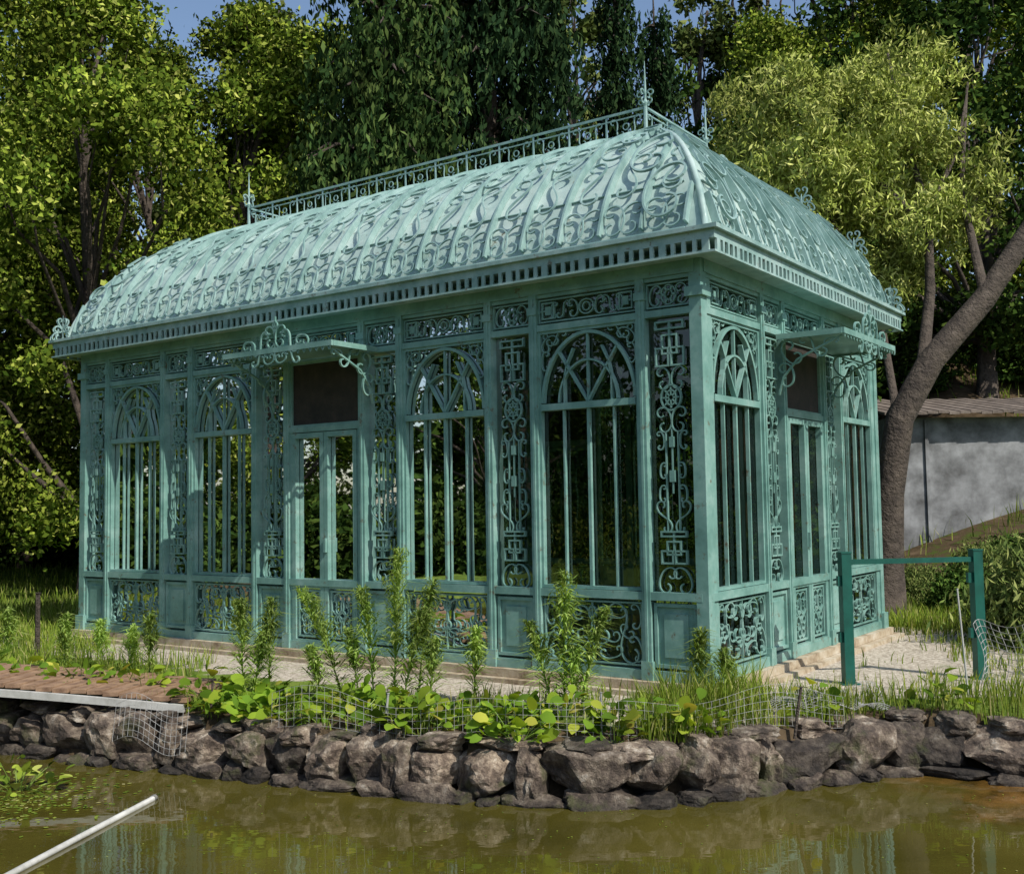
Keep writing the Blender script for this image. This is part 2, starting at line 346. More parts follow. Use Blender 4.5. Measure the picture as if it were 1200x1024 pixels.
def layout(F,seq,start,total):
    u=start; edges=[u]
    box(frame,F,0.001,total-.001,0,.085,-.05,.055); box(frame,F,.002,total-.002,.685,.755,-.04,.058)
    box(frame,F,.001,total-.001,3.14,3.20,-.04,.052); box(frame,F,.001,total-.001,3.49,3.60,-.05,.066)
    box(frame,F,.003,total-.003,3.455,3.488,-.03,.045)
    for kk in seq:
        w={'W':WN,'N':NN,'D':WN}[kk]
        a,b=u+.04,u+w-.04
        if kk=='W':
            window(F,a,b); lower_panel(F,a,b,.09,.68); frieze_w(F,a,b,3.2,3.46); quad(glass,F,a,b,.78,3.13,-.025); quad(glass,F,a,b,.09,.68,-.03)
        elif kk=='N':
            narrow(F,a,b); dec_low_n(F,a,b); frieze_n(F,a,b,3.2,3.46); quad(glass,F,a,b,.76,3.14,-.025)
        else:
            door(F,a,b); frieze_w(F,a,b,3.2,3.46); quad(glass,F,a+.05,b-.05,.12,2.3,-.015)
            edges_d.append((a+b)/2)
        quad(glass,F,a,b,3.2,3.45,-.03)
        u+=w; edges.append(u)
    for e in edges[1:-1]:
        box(frame,F,e-.042,e+.042,.001,3.495,-.045,.062); box(frame,F,e-.012,e+.012,.09,3.45,.062,.072)
        box(frame,F,e-.055,e+.055,0,.16,-.03,.076); box(frame,F,e-.052,e+.052,3.30,3.37,-.03,.078)
layout(faces['front'],['N','W','N','W','N','D','N','W','N','W','N'],(LL-5*WN-6*NN)/2,LL)
layout(faces['back'],['N','W','N','W','N','D','N','W','N','W','N'],(LL-5*WN-6*NN)/2,LL)
st=(WW-3*WN-2*NN)/2
layout(faces['right'],['W','N','D','N','W'],st,WW); layout(faces['left'],['W','N','D','N','W'],st,WW)
for (t,s) in ((0,0),(LL,0),(0,WW),(LL,WW)):
    F=Face(C+A*t+B*s,A,-B); box(frame,F,-.056,.056,-.001,3.605,-.056,.056); box(frame,F,-.085,.085,-.002,.18,-.085,.085); box(frame,F,-.085,.085,3.28,3.36,-.085,.085)
for k in ('right','left'):
    F=faces[k]
    for a,b in ((.05,st+.035),(WW-st-.035,WW-.05)): box(frame,F,a,b,.003,3.492,-.03,.04)
can=MB()
def canopy(F,uc,zc=3.16,hw=.80,pr=.72):
    box(can,F,uc-hw,uc+hw,zc,zc+.022,.08,pr); box(can,F,uc-hw-.02,uc+hw+.02,zc-.02,zc+.035,pr,pr+.025)
    for f in (1,-1):
        box(can,F,uc+f*hw-.012+f*.015,uc+f*hw+.012+f*.015,zc-.02,zc+.033,.08,pr)
        G=Face(F.O+F.U*(uc+f*(hw-.05)),F.N,F.U)
        for cv,x,zz,ln,an,fx in ((C_C,.20,zc-.15,.22,45,-1),(S_C,.42,zc-.10,.26,70,1),(C_C,.15,zc-.36,.20,0,1),(C_C2,.60,zc-.07,.12,90,1)):
            strip(can,G.p,pl(cv,x,zz,ln,an,fx),.014,-.012,.012)
        strip(can,G.p,[(.07,zc-.55),(.12,zc-.38),(.26,zc-.22),(.46,zc-.13),(pr-.02,zc-.03)],.018,-.014,.014)
    nf=int(2*hw/.085)
    for i in range(nf+1):
        x=uc-hw+2*hw*i/nf; strip(can,F.p,[(x,zc-.02),(x+.02,zc-.055),(x+.04,zc-.02)],.010,pr+.005,pr+.018)
    S=lambda p,t=.015:strip(can,F.p,p,t,pr+.004,pr+.024)
    for f in (1,-1):
        S(pl(C_C,uc+f*.07,zc+.15,.20,0,-f)); S(pl(S_C,uc+f*.22,zc+.09,.26,60*f,f)); S(pl(C_C,uc+f*.40,zc+.08,.15,90,1)); S(pl(C_C,uc+f*.09,zc-.08,.14,90,-1)); S(pl(S_C,uc+f*.25,zc-.07,.2,75*f,f))
    S(circ(uc,zc+.27,.03)); S([(uc,zc-.1),(uc,zc+.36)],.014)
canopy(faces['front'],edges_d[0]); canopy(faces['right'],edges_d[2],3.10,.8,.72)
# ------------------------------------------------------------ roof
roof=MB(); rorn=MB(); eave=MB(); rail=MB()
OV=.31; DI=.18; FB,EE=1.63,1.32; Z0,H=3.79,1.60
t0,t1=math.radians(10),math.radians(74)
def prof(t):
    th=t0+(t1-t0)*t
    return (math.cos(t0)-math.cos(th))/(math.cos(t0)-math.cos(t1)), (math.sin(th)-math.sin(t0))/(math.sin(t1)-math.sin(t0))
SL=2.55
def roofmap(F,I):
    def f(u,v,n):
        t=min(max(v/SL,0),1); p,q=prof(t); p2,q2=prof(min(t+.01,1.01)); p1,q1=prof(t-.01)
        dh=(p2-p1)*(I+DI); dz=(q2-q1)*H; l=math.hypot(dh,dz); nn,nz=dz/l,dh/l
        return F.p(u,Z0+H*q+n*nz,DI-(I+DI)*p+n*nn)
    return f
def ulim(v,total,J):
    p,_=prof(min(max(v/SL,0),1)); x=-DI+(J+DI)*p; return x,total-x
for key,total,I,J in (('front',LL,FB,EE),('back',LL,FB,EE),('right',WW,EE,FB),('left',WW,EE,FB)):
    F=faces[key]; f=roofmap(F,I); K=18; vs=[];
    for i in range(K+1):
        a,b=ulim(SL*i/K,total,J); vs+=[f(a,SL*i/K,0),f(b,SL*i/K,0)]
    roof.add(vs,[(2*i,2*i+1,2*i+3,2*i+2) for i in range(K)])
    nb=round(total/.42); pitch=total/nb
    def clip(path):
        return [q for q in path if 0.02<=q[1]<=SL-.02 and ulim(q[1],total,J)[0]+.03<q[0]<ulim(q[1],total,J)[1]-.03]
    def S(path,t=.015,n0=.03,n1=.048):
        P=clip(path)
        if len(P)>=3: strip(rorn,f,P,t,n0,n1)
    for i in range(nb+1):
        u=i*pitch; S([(u,SL*j/24) for j in range(25)],.024,.002,.07)
    for i in range(nb):
        u=(i+.5)*pitch; g=1 if i%2 else -1
        if key in('back','left') : continue
        for vv in (.62,1.6): S([(u-pitch*.5+pitch*j/4,vv) for j in range(5)],.010,.002,.02)
        S(pl(C_C,u-.085,.26,.30,0,1),.014); S(pl(C_C,u+.085,.26,.30,0,-1),.014); S(pl(S_C,u,.80,.52,g*24,g),.016,.045,.065)
        if i%3!=1: S(pl(C_C,u+g*.03,1.36,.40,g*28,-g),.015,.045,.065); S(pl(S_C,u-g*.02,1.88,.42,-g*20,-g),.014)
        else: S(pl(S_C,u,1.45,.62,-g*18,-g),.017,.045,.065)
        S(pl(C_C2,u,2.32,.24,0,g),.013)
    for j in range(2):
        for v,ln in ((.50,.55),(1.1,.55),(1.65,.45)):
            x0,x1=ulim(v,total,J); x=(x0+.30) if j==0 else (x1-.30); g=1 if j==0 else -1
            if key in('front','right'): S(pl(C_C,x,v,ln,g*-10,g),.02,.06,.085)
    S([(total*j/60,.035) for j in range(61)],.03,.004,.055)
hipm=MB()
for (t,s,ft,fs) in ((0,0,1,1),(LL,0,-1,1),(0,WW,1,-1),(LL,WW,-1,-1)):
    pts=[]
    for i in range(19):
        p,q=prof(i/18); pts.append(C+A*(t+ft*(-DI+(EE+DI)*p))+B*(s+fs*(-DI+(FB+DI)*p))+Z*(Z0+H*q+.005))
    hipm.tube(pts,.03,8)
def ring(mb,o0,o1,z0,z1):
    x0,x1,y0,y1=-o1,LL+o1,-o1,WW+o1; F=Face(C,A,B)
    def bx(a,b,c,d): box(mb,F,a,b,z0,z1,c,d)
    bx(x0,x1,y0,-o0); bx(x0,x1,WW+o0,y1); bx(x0,-o0,-o0,WW+o0); bx(LL+o0,x1,-o0,WW+o0)
ring(eave,.05,OV,3.69,3.78); ring(eave,OV-.025,OV+.012,3.57,3.588); ring(eave,OV+.001,OV+.04,3.765,3.80); ring(eave,.07,OV-.06,3.60,3.615); ring(eave,.10,DI+.03,3.787,3.81)
for key,total in (('front',LL),('back',LL),('right',WW),('left',WW)):
    F=faces[key]; n=int((total+2*OV)/.10); 
    for i in range(n):
        u=-OV+.03+(total+2*OV-.06)*(i+.5)/n; w_=.018 if i%4 else .032
        box(eave,F,u-w_,u+w_,3.589,3.689,OV-.018,OV+.004)
    box(frame,F,0.11,total-.11,3.601,3.689,-.03,.05)
F=Face(C,A,B)
box(roof,F,EE-.05,LL-EE+.05,Z0+H-.02,Z0+H+.02,FB-.05,WW-FB+.05)
box(eave,F,EE-.07,LL-EE+.07,Z0+H+.021,Z0+H+.045,FB-.07,WW-FB+.07)
zr=Z0+H+.045; RH=.30
sides=[(Face(C+A*EE+B*FB,A,-B),LL-2*EE),(Face(C+A*EE+B*(WW-FB),A,B),LL-2*EE),(Face(C+A*EE+B*FB,B,-A),WW-2*FB),(Face(C+A*(LL-EE)+B*FB,B,A),WW-2*FB)]
for F,T in sides:
    box(rail,F,.025,T-.025,zr+RH-.02,zr+RH,-.012,.014); box(rail,F,.025,T-.025,zr+.03,zr+.046,-.011,.013); box(rail,F,.025,T-.025,zr+RH-.08,zr+RH-.07,-.008,.008)
    n=max(3,round(T/.5)); w=T/n
    for i in range(n):
        a=i*w; h0,h1=zr+.048,zr+RH-.08
        if i: box(rail,F,a-.008,a+.008,zr,zr+RH-.02,-.009,.009)
        strip(rail,F.p,pl(S_C,a+w*.28,(h0+h1)/2,.20,50,1),.010,-.006,.006); strip(rail,F.p,pl(S_C,a+w*.72,(h0+h1)/2,.20,-50,-1),.010,-.006,.006)
        strip(rail,F.p,circ(a+w/2,(h0+h1)/2,.035),.009,-.006,.006)
def finial(P,h=.66):
    P=np.array(P); rail.tube([P,P+Z*RH],.022,8); rail.tube([P+Z*RH,P+Z*(RH+.04),P+Z*(RH+.08),P+Z*(RH+.14),P+Z*(RH+h*.75)],[.022,.034,.014,.016,.003],8)
    for U in (A,B,-A,-B):
        G=Face(P,U,np.cross(U,Z))
        strip(rail,G.p,pl(C_C,.05,RH+.10,.13,0,-1),.011,-.006,.006)
for t in (EE,LL-EE):
    for s in (FB,WW-FB): finial(C+A*t+B*s+Z*zr)
for t,ft in ((EE,-1),(LL-EE,1)):
    for s,fs in ((WW-FB,1),):
        U=unit(A*ft+B*fs); G=Face(C+A*t+B*s+Z*zr,U,np.cross(U,Z))
        for cv,x,zz,ln,an,fx in ((C_C,.12,.12,.2,90,-1),(S_C,.28,.0,.32,60,1),(C_C,.42,-.10,.18,30,1)):
            strip(rail,G.p,pl(cv,x,zz,ln,an,fx),.014,-.007,.007)
def acro(P,U,h=.34):
    G=Face(np.array(P),U,np.cross(U,Z))
    for f in (1,-1):
        strip(rail,G.p,pl(C_C,f*.06,.09,.17,0,-f),.016,-.008,.008); strip(rail,G.p,pl(S_C,f*.045,.20,.16,f*18,f),.014,-.008,.008); strip(rail,G.p,pl(C_C2,f*.12,.05,.10,f*30,f),.013,-.007,.007)
    rail.tube([P,np.array(P)+Z*h*.6,np.array(P)+Z*h],[.014,.018,.003],6)
for t,s,ft,fs in ((LL,0,1,-1),(0,WW,-1,1),(LL,WW,1,1)):
    for U in (unit(A*ft+B*fs),A,B): acro(C+A*(t+ft*.22)+B*(s+fs*.22)+Z*3.80,U)
for k in (.33,.62):
    p,q=prof(k)
    for t,ft in ((0,1),(LL,-1)): acro(C+A*(t+ft*(-DI+(EE+DI)*p))+B*(WW-(-DI+(FB+DI)*p))+Z*(Z0+H*q),A,.22)
pli=MB(); F=Face(C,A,B)
box(pli,F,-.13,LL+.13,-.075,-.002,-.13,WW+.13); box(pli,F,-.22,LL+.2,-.5,-.078,-.22,WW+.25)
flo=MB(); box(flo,F,.06,LL-.06,-.001,.012,.06,WW-.06)
objs=[frame.obj('frame',M_frame,gh),orn.obj('scrollwork',M_orn,gh),glass.obj('glazing',M_glass,gh),doors.obj('doors',M_frame,gh),dark.obj('door_head_panels',M_dark,gh),
 can.obj('door_canopies',M_orn,gh),roof.obj('roof_shell',M_roof,gh),rorn.obj('roof_scrollwork',M_roofo,gh),hipm.obj('hip_ribs',M_roof,gh,True),eave.obj('eave_fretwork',M_eave,gh),
 rail.obj('ridge_railing_finials',M_roofo,gh),pli.obj('plinth',M_plinth,gh),flo.obj('floor',M_floor,gh)]
for o in objs: o.matrix_parent_inverse=Matrix.Translation(tuple(-C))

# ------------------------------------------------------------ terrain
RX=np.array([-60,-30,-14,-8,-4.65,-3.63,-2.81,-2.0,-1.3,-.62,0,.6,1.2,1.9,2.6,3.07,3.3,3.77,4.6,8,14,30,60])
RY=np.array([12,12,12.5,11,9.75,9.2,8.9,8.5,8.2,7.9,7.71,7.62,7.66,8.0,8.26,8.45,8.25,8.0,7.9,7.6,7.5,7.0,7])
def rim(x): return np.interp(x,RX,RY)
def sm(t): t=np.clip(t,0,1); return t*t*(3-2*t)
def pond(x,y): return (y<rim(x))&(y>.6)&(x>-15)&(x<20)
def hz(x,y):
    z=-.12+0*x
    z=z+ .10*np.sin(x*.35+1)*np.sin(y*.3)*sm((y-14)/6)
    z=z+(6.3*sm((y-15)/18)+.35*np.sin(x*1.1)*np.sin(y*.9)*sm((y-20)/5))*sm((x-4.5)/7)
    z=z+1.2*sm((y-22)/40)
    z=z-.06*sm((rim(x)+.9-y)/.9)
    return z
gx=np.concatenate([-np.geomspace(15,260,22)[::-1],np.arange(-14.5,14.6,.24),np.geomspace(15,260,22)])
gy=np.concatenate([-np.geomspace(3,200,16)[::-1],np.arange(-2.4,20,.24),np.geomspace(20.2,330,40)])
X,Y=np.meshgrid(gx,gy); Zg=hz(X,Y)
Zg=np.where(pond(X,Y-.08),-1.1,Zg)
nx,ny=len(gx),len(gy)
me=bpy.data.meshes.new('ground'); idx=np.arange(nx*ny).reshape(ny,nx)
fc=np.stack([idx[:-1,:-1],idx[:-1,1:],idx[1:,1:],idx[1:,:-1]],-1).reshape(-1,4)
me.from_pydata(np.stack([X,Y,Zg],-1).reshape(-1,3).tolist(),[],fc.tolist())
me.materials.append(M_ground); me.polygons.foreach_set('use_smooth',[True]*len(me.polygons))
xs,ys=X.reshape(-1),Y.reshape(-1)
nb=inbuild(xs,ys,1.15)
grav=np.where(nb,.75,0.)
grav=np.maximum(grav,np.where((xs>1.6)&(xs<6.5)&(ys>8.9)&(ys<13.6),.6,0))
grav=np.where((xs>-4)&(xs<1.2)&(ys<rim(xs)+.6),.2,grav)
soil=np.where((ys<rim(xs)+1.0)&(xs<3)&(xs>-9)&(ys>2),.42,.12)+np.where((xs>5)&(ys>17),.45,0)+np.where((ys>24)&(ys<60)&(xs>-4),.3,0)
soil=np.where(nb|(grav>.5),0.,soil)
bank=(ys<rim(xs)+.38)&(ys>rim(xs)-1.5)&(xs>-16)&(xs<21)
soil=np.where(bank,1.,soil); grav=np.where(ys<rim(xs)+.38,0.,grav)
ca=me.color_attributes.new('zone','FLOAT_COLOR','POINT')
ca.data.foreach_set('color',np.stack([grav,soil,0*xs,1+0*xs],-1).reshape(-1).astype(np.float32))
me.update(); link(bpy.data.objects.new('ground',me))
w=MB(); w.add([(-17,-1,-.55),(22,-1,-.55),(22,14,-.55),(-17,14,-.55)],[(0,1,2,3)]); w.obj('pond_water',M_water)

# ------------------------------------------------------------ stone wall
import bmesh
bm=bmesh.new(); bmesh.ops.create_icosphere(bm,subdivisions=4,radius=1); IV=np.array([v.co[:] for v in bm.verts]); IF=[tuple(v.index for v in f.verts) for f in bm.faces]; bm.free()
def rock(mb,c,sx,sy,sz,yaw):
    v=IV.copy(); l=(np.abs(v)**5).sum(1)**(1/5); v=v/l[:,None]
    for k in range(9):
        n=unit(rng.normal(size=3)); d=rng.uniform(.72,1.05); e=np.maximum(0,v@n-d); v=v-e[:,None]*n
    o=rng.uniform(0,100,3); nz=np.array([mn.fractal(Vector(p*2.3+o),.8,2.1,4) for p in v]); v=v*(1+.11*nz[:,None])
    v=v*np.array([sx,sy,sz]); cc,ss=math.cos(yaw),math.sin(yaw)
    x=v[:,0]*cc-v[:,1]*ss; y=v[:,0]*ss+v[:,1]*cc
    mb.add(np.stack([x,y,v[:,2]],1)+np.array(c),IF)
rk=MB()
px=np.arange(-7.5,9,.01); py=rim(px); sl_=np.concatenate([[0],np.cumsum(np.hypot(np.diff(px),np.diff(py)))])
def at(s): x=float(np.interp(s,sl_,px)); y=float(rim(x)); y2=float(rim(x+.1)); return x,y,math.atan2(y2-y,.1)
s=0.
while s<sl_[-1]:
    wd=rng.uniform(.20,.62); x,y,a=at(s+wd/2); h=rng.uniform(.15,.225)
    rock(rk,(x,y+.14+rng.uniform(-.03,.03),-.38+rng.uniform(-.03,.03)),wd*.53,.24,h,a+rng.uniform(-.12,.12)); s+=wd*.95
s=.2
while s<sl_[-1]:
    wd=rng.uniform(.14,.42); x,y,a=at(s+wd/2)
    rock(rk,(x,y+.14+rng.uniform(-.03,.12),-.19+rng.uniform(-.03,.02)),wd*.6,.18,rng.uniform(.05,.085),a+rng.uniform(-.3,.3)); s+=wd*1.0+rng.uniform(0,.25)
s=.1
while s<sl_[-1]:
    wd=rng.uniform(.15,.45); x,y,a=at(s+wd/2)
    rock(rk,(x,y-.03,-.55+rng.uniform(-.03,.03)),wd*.6,.15,rng.uniform(.06,.11),a+rng.uniform(-.3,.3)); s+=wd*.95+rng.uniform(0,.1)
rk.obj('stone_retaining_wall',M_rock)

# ------------------------------------------------------------ trees
def limbs(mb,base,H,r0,clusters,nl,bend=.4):
    base=np.array(base,float); pts=[base+np.array([bend*math.sin(i*.9)*i/8,bend*math.cos(i*1.3)*i/8,H*i/8]) for i in range(9)]
    pts[0]=pts[0]-Z*.3
    mb.tube(pts,[r0*(1.25 if i==0 else 1-.85*i/8) for i in range(9)],10)
    ch=rng.choice(len(clusters),min(nl,len(clusters)),replace=False)
    for k in ch:
        c=clusters[k]; i=int(np.clip((c[2]-base[2])/H*8-2,1,7)); p=pts[i]; d=c-p; L=np.linalg.norm(d); m1=p+d*.4+Z*L*.05+rng.normal(size=3)*.1*L*.5; m2=p+d*.75+rng.normal(size=3)*.06*L
        r=r0*(1-.85*i/8)*.45; mb.tube([p,m1,m2,c],[r,r*.65,r*.4,r*.12],6)
def crown_points(cl,rad,ntw,nl,tr=.16,flat=.7):
    K=len(cl); tw=np.repeat(cl,ntw,0)+unit(rng.normal(size=(K*ntw,3)))*(np.repeat(rad,ntw)*rng.uniform(.25,1,K*ntw)**.6)[:,None]*np.array([1,1,flat])
    return np.repeat(tw,nl,0)+rng.normal(size=(len(tw)*nl,3))*tr
def deciduous(name,H,R,K,ntw,nl,mat,ls=.13,z0=.22,narrow=1.):
    z=rng.uniform(z0,1,K); a=rng.uniform(0,2*math.pi,K)
    prof_=np.sin(np.clip((z-z0)/(1-z0),0,1)**.75*math.pi*.93+.15)
    r=R*prof_*rng.uniform(.25,1.05,K)**.6*narrow
    lob=1+.25*np.sin(a*3+z*7)
    cl=np.stack([r*lob*np.cos(a),r*lob*np.sin(a),z*H],1); rad=rng.uniform(.4,1.0,K)*R/4.6
    P=crown_points(cl,rad,ntw,nl); me=npmesh(name+'_leaves',leafquads(P,ls,ls*.6,(0,0,-.4),1),4,mat)
    tb=MB(); limbs(tb,(0,0,0),H*.9,.014*H+.05,cl,40)
    m2=bpy.data.meshes.new(name+'_trunk'); m2.from_pydata(tb.v,[],tb.f); m2.materials.append(M_bark); m2.polygons.foreach_set('use_smooth',[True]*len(m2.polygons)); m2.update()
    return me,m2
def conifer(name,H,R,nb,mat):
    P=[]
    tb=MB(); tb.tube([(0,0,-.3),(0,0,H*.5),(0.1,0,H)],[.28,.17,.02],10)
    for i in range(nb):
        z=H*(.08+.9*rng.uniform()**.9); L=R*(1-z/H)**.65*rng.uniform(.65,1.1)+.25; a=rng.uniform(0,2*math.pi); d=np.array([math.cos(a),math.sin(a),0])
        ns=max(3,int(L*4)); t=np.linspace(.3,1,ns)
        br=np.array([0,0,z])+d*(L*t)[:,None]+Z*((.15*L*np.sin(t*2.2)-.35*L*t**2)[:,None])
        if i%5==0: tb.tube([(0,0,z),tuple(br[ns//2]),tuple(br[-1])],[.05,.03,.008],5)
        for q in br:
            hl=rng.uniform(.3,.95); nl=int(7+hl*9); tt=np.linspace(0,1,nl)
            P.append(q+rng.normal(size=3)*.08-Z*(tt*hl)[:,None]+rng.normal(size=(nl,3))*.05+d*(.06*np.sin(tt*2))[:,None])
    P=np.concatenate(P); me=npmesh(name+'_leaves',leafquads(P,.21,.075,(0,0,-1),2.2),4,mat)
    m2=bpy.data.meshes.new(name+'_trunk'); m2.from_pydata(tb.v,[],tb.f); m2.materials.append(M_bark); m2.update()
    return me,m2
def plant(name,meshes,x,y,sc=1,rz=None,z=None,sz=None):
    zz=float(hz(np.array(x),np.array(y))) if z is None else z
    e=empty(name,(x,y,zz)); e.rotation_euler=(0,0,rng.uniform(0,6.28) if rz is None else rz); e.scale=(sc,sc,sz or sc)
    for m,n in zip(meshes,('foliage','trunk')): 
        if m: link(bpy.data.objects.new(n,m),e)
    return e
dA=deciduous('dec_a',12.5,4.0,120,26,17,L_dec,.13,.10)
dB=deciduous('dec_b',13,3.4,105,26,17,L_dec,.13,.10)
dC=deciduous('dec_c',12,4,90,20,13,L_dark,.18,.10)
eu=deciduous('euc',19,2.4,60,16,11,L_euc,.21,.30,.8)
cf=conifer('cedar',16,2.3,760,L_con); cf3=conifer('fir',17,2.7,860,L_con2); cf2=conifer('cypress',17,1.2,330,L_con2)
def bushmesh(name,R,K,mat,ls,aspect=.55,up=0,h=1.):
    d=unit(rng.normal(size=(K,3))); d[:,2]=np.abs(d[:,2]); cl=d*R*rng.uniform(.3,1,K)[:,None]**.6*np.array([1,1,h])*.8
    P=crown_points(cl,rng.uniform(.2,.4,K)*R,22,11,.09*R,.9); P[:,2]=np.maximum(P[:,2],.01)
    tb=MB()
    for c in cl[:14]: tb.tube([(0,0,-.1),tuple(c*.5+Z*.1),tuple(c)],[.03*R,.02*R,.006*R],5)
    m2=bpy.data.meshes.new(name+'_stems'); m2.from_pydata(tb.v,[],tb.f); m2.materials.append(M_bark)
    return npmesh(name,leafquads(P,ls,ls*aspect,(0,0,1),up),4,mat),m2
bu=bushmesh('bush_leaves',1.4,55,L_dark,.13); bu2=bushmesh('shrub_leaves',1.0,60,L_euc,.12,.22,1.2,1.1); bu3=bushmesh('bright_bush',1.2,45,L_dec,.10)
for x,y,s,m in ((-8.4,21.5,1,dA),(-12.0,24,1.1,dB),(-5.4,22.5,.95,dB),(-16,25,1.1,dA),(-9.5,28,1.1,dA),(-13.5,30,1.05,dB),(-5.0,27,1.1,dA),(-18,30,1.1,dC),
    (7.6,30,1.0,dA),(11.5,26,1.0,dC),(14,31,1.2,dA),(10,33,1.2,dC),(5.6,24.5,.85,dC),
    (1.6,28,.85,dA),(4.4,29.5,.85,dC)): plant('broadleaf_tree',m,x,y,s)
plant('weeping_cedar_tree',cf,-2.3,20.3,1.0); plant('fir_tree',cf3,-.35,21.8,1.05)
for x,y,s in ((2.6,24.5,.85),(3.6,25,.8)): plant('cypress_tree',cf2,x,y,s)
for x,y,s in ((-7.5,33,1.0),(2,33,1.0),(6.5,35,.95),(9,37,1.1),(-13.5,36,1.0),(12.5,36,.95)): plant('eucalyptus_tree',eu,x,y,s)
# opposite and side banks of the pond (seen reflected in the glazing)
for x,y,s,m in ((-10,-13,.8,dA),(-18,-9,.9,dB),(-20,3,1,dC),(-22,10,1,dA),(-19,17,1,dC),(27,10,1,dB),(26,17,1,dA)): plant('broadleaf_tree',m,x,y,s)
for x,y,s,m in ((-17.5,6,1.6,bu),(-18,1.5,1.6,bu3),(-16.5,13.5,1.6,bu),(-15.5,16.5,1.5,bu3),(-17.5,10,1.7,bu),(-17.5,-3,1.6,bu),(-14,-7,1.6,bu3),(-15,19.5,1.4,bu)): plant('bush',m,x,y,s)
Kb=560; ab=rng.uniform(-math.pi,math.pi,Kb); rb=rng.uniform(42,58,Kb)
cl=np.stack([rb*np.sin(ab),rb*np.cos(ab),rng.uniform(0,1,Kb)**1.2*7+.5],1); cl[:,2]+=np.where(cl[:,1]>0,np.clip((cl[:,0]-5)*.25,0,5),0)
P=crown_points(cl,rng.uniform(2,3.6,Kb),18,8,.5,.8); o=bpy.data.objects.new('distant_woodland',npmesh('distant_woodland',leafquads(P,.75,.5),4,L_dark)); link(o)
for x,y,s,m in ((-15,30,1.5,bu),(-11,31,1.5,bu),(-7.5,30,1.5,bu),(-3.5,26,1.5,bu),(.5,25.5,1.5,bu),(4,23.5,1.3,bu),(7.6,17.6,.7,bu2),(6.3,17.0,.55,bu2),(6.9,16.2,.4,bu),(5.0,20,1.1,bu),
   (-19,31,2.2,bu),(-13,33,2.2,bu),(3.0,20.5,.9,bu3),(6.6,15.6,.5,bu),(12.5,22,1.1,bu),(8,25,.6,bu),(10,27,.8,bu),(7.5,28,1,bu),(12,29,1.2,bu),(9,31,1.2,bu),(14,27,1.4,bu),(9.6,24.8,.45,bu3),(8.6,18.6,.45,bu)): plant('bush',m,x,y,s)
for x,y,s in ((6.1,12.2,1.15),(7.0,12.9,1.3),(6.5,11.2,.7)): plant('feathery_shrub',bu2,x,y,s)
wb=np.array([5.35,15.6,0])
wl=empty('willow_tree',tuple(wb))
tb=MB()
def rel(p): return tuple(np.array(p)-wb)
main=[rel(p) for p in ((5.3,15.6,-.3),(5.35,15.6,.6),(5.42,15.6,1.6),(5.62,15.6,2.7),(6.15,15.7,3.55),(7.0,15.8,4.45),(7.9,15.9,5.7),(8.6,16,7.4))]
tb.tube(main,[.32,.235,.21,.20,.19,.17,.14,.09],14)
for pts,r in (([(6.0,15.7,3.3),(6.25,15.9,4.6),(6.35,16.1,5.8),(6.1,16.3,7.2),(5.9,16.3,8.4)],.10),([(6.3,16,5.6),(5.6,16.2,6.4),(4.9,16.3,6.9),(4.0,16.4,7.2)],.06),([(5.6,15.6,2.6),(5.5,15.9,4.2),(5.1,16.2,5.4),(4.6,16.4,6.6)],.07),([(7,15.8,4.6),(6.9,16.2,6.2),(7.2,16.5,8)],.08),([(6.35,16.1,5.8),(6.8,16.0,6.8),(7.0,16,7.8)],.05)):
    tb.tube([rel(p) for p in pts],[r*(1-.8*i/(len(pts)-1)) for i in range(len(pts))],8)
tb.obj('trunk',M_bark,wl,True)
def wcl(n,c,R):
    d=unit(rng.normal(size=(n,3))); return np.array(c)-wb+d*np.array(R)*rng.uniform(.2,1,n)[:,None]**.5
cl=np.concatenate([wcl(58,(4.9,16.6,7.1),(1.7,1.4,1.4)),wcl(28,(4.3,16.6,6.1),(1.1,1.2,.8)),wcl(20,(6.2,16.6,6.4),(1.2,1.2,1.3)),wcl(12,(5.3,16.9,4.7),(.9,.9,.6)),wcl(8,(6.3,16.8,8.2),(.8,.8,.5))])
P=crown_points(cl,rng.uniform(.25,.6,len(cl)),28,20,.08,.95)
link(bpy.data.objects.new('foliage',npmesh('willow_foliage',leafquads(P,.13,.032,(0,0,-1),.9),4,L_wil)),wl)

# ------------------------------------------------------------ grass
def blades(name,x,y,h,wd,mat,lean=.5):
    n=len(x); z=hz(x,y); b=np.stack([x,y,z-.01],1); a=rng.uniform(0,2*math.pi,n); s=np.stack([np.cos(a),np.sin(a),0*a],1)*(wd*rng.uniform(.6,1.3,n))[:,None]/2
    a2=rng.uniform(0,2*math.pi,n); ln=(h*lean*rng.uniform(.1,1,n))[:,None]*np.stack([np.cos(a2),np.sin(a2),0*a],1)
    m=b+ln*.35+Z*(h*.6)[:,None]; t=b+ln+Z*(h)[:,None]
    V=np.stack([np.stack([b-s,b+s,m+s*.8,m-s*.8],1),np.stack([m-s*.8,m+s*.8,t+s*.05,t-s*.05],1)],1).reshape(-1,4,3)
    return link(bpy.data.objects.new(name,npmesh(name,V,4,mat)))
def scatter(n,x0,x1,y0,y1,hmin,hmax,clump=1.2,thr=0.):
    x=rng.uniform(x0,x1,n); y=rng.uniform(y0,y1,n)
    k=~pond(x,y-.15)&~inbuild(x,y,.25)
    nz=np.sin(x*clump*2.1+np.sin(y*clump*1.7)*2)*np.sin(y*clump*2.6+np.sin(x*clump*1.3)*2)+rng.normal(size=n)*.35
    k&=nz>thr; x,y=x[k],y[k]; return x,y,rng.uniform(hmin,hmax,len(x))
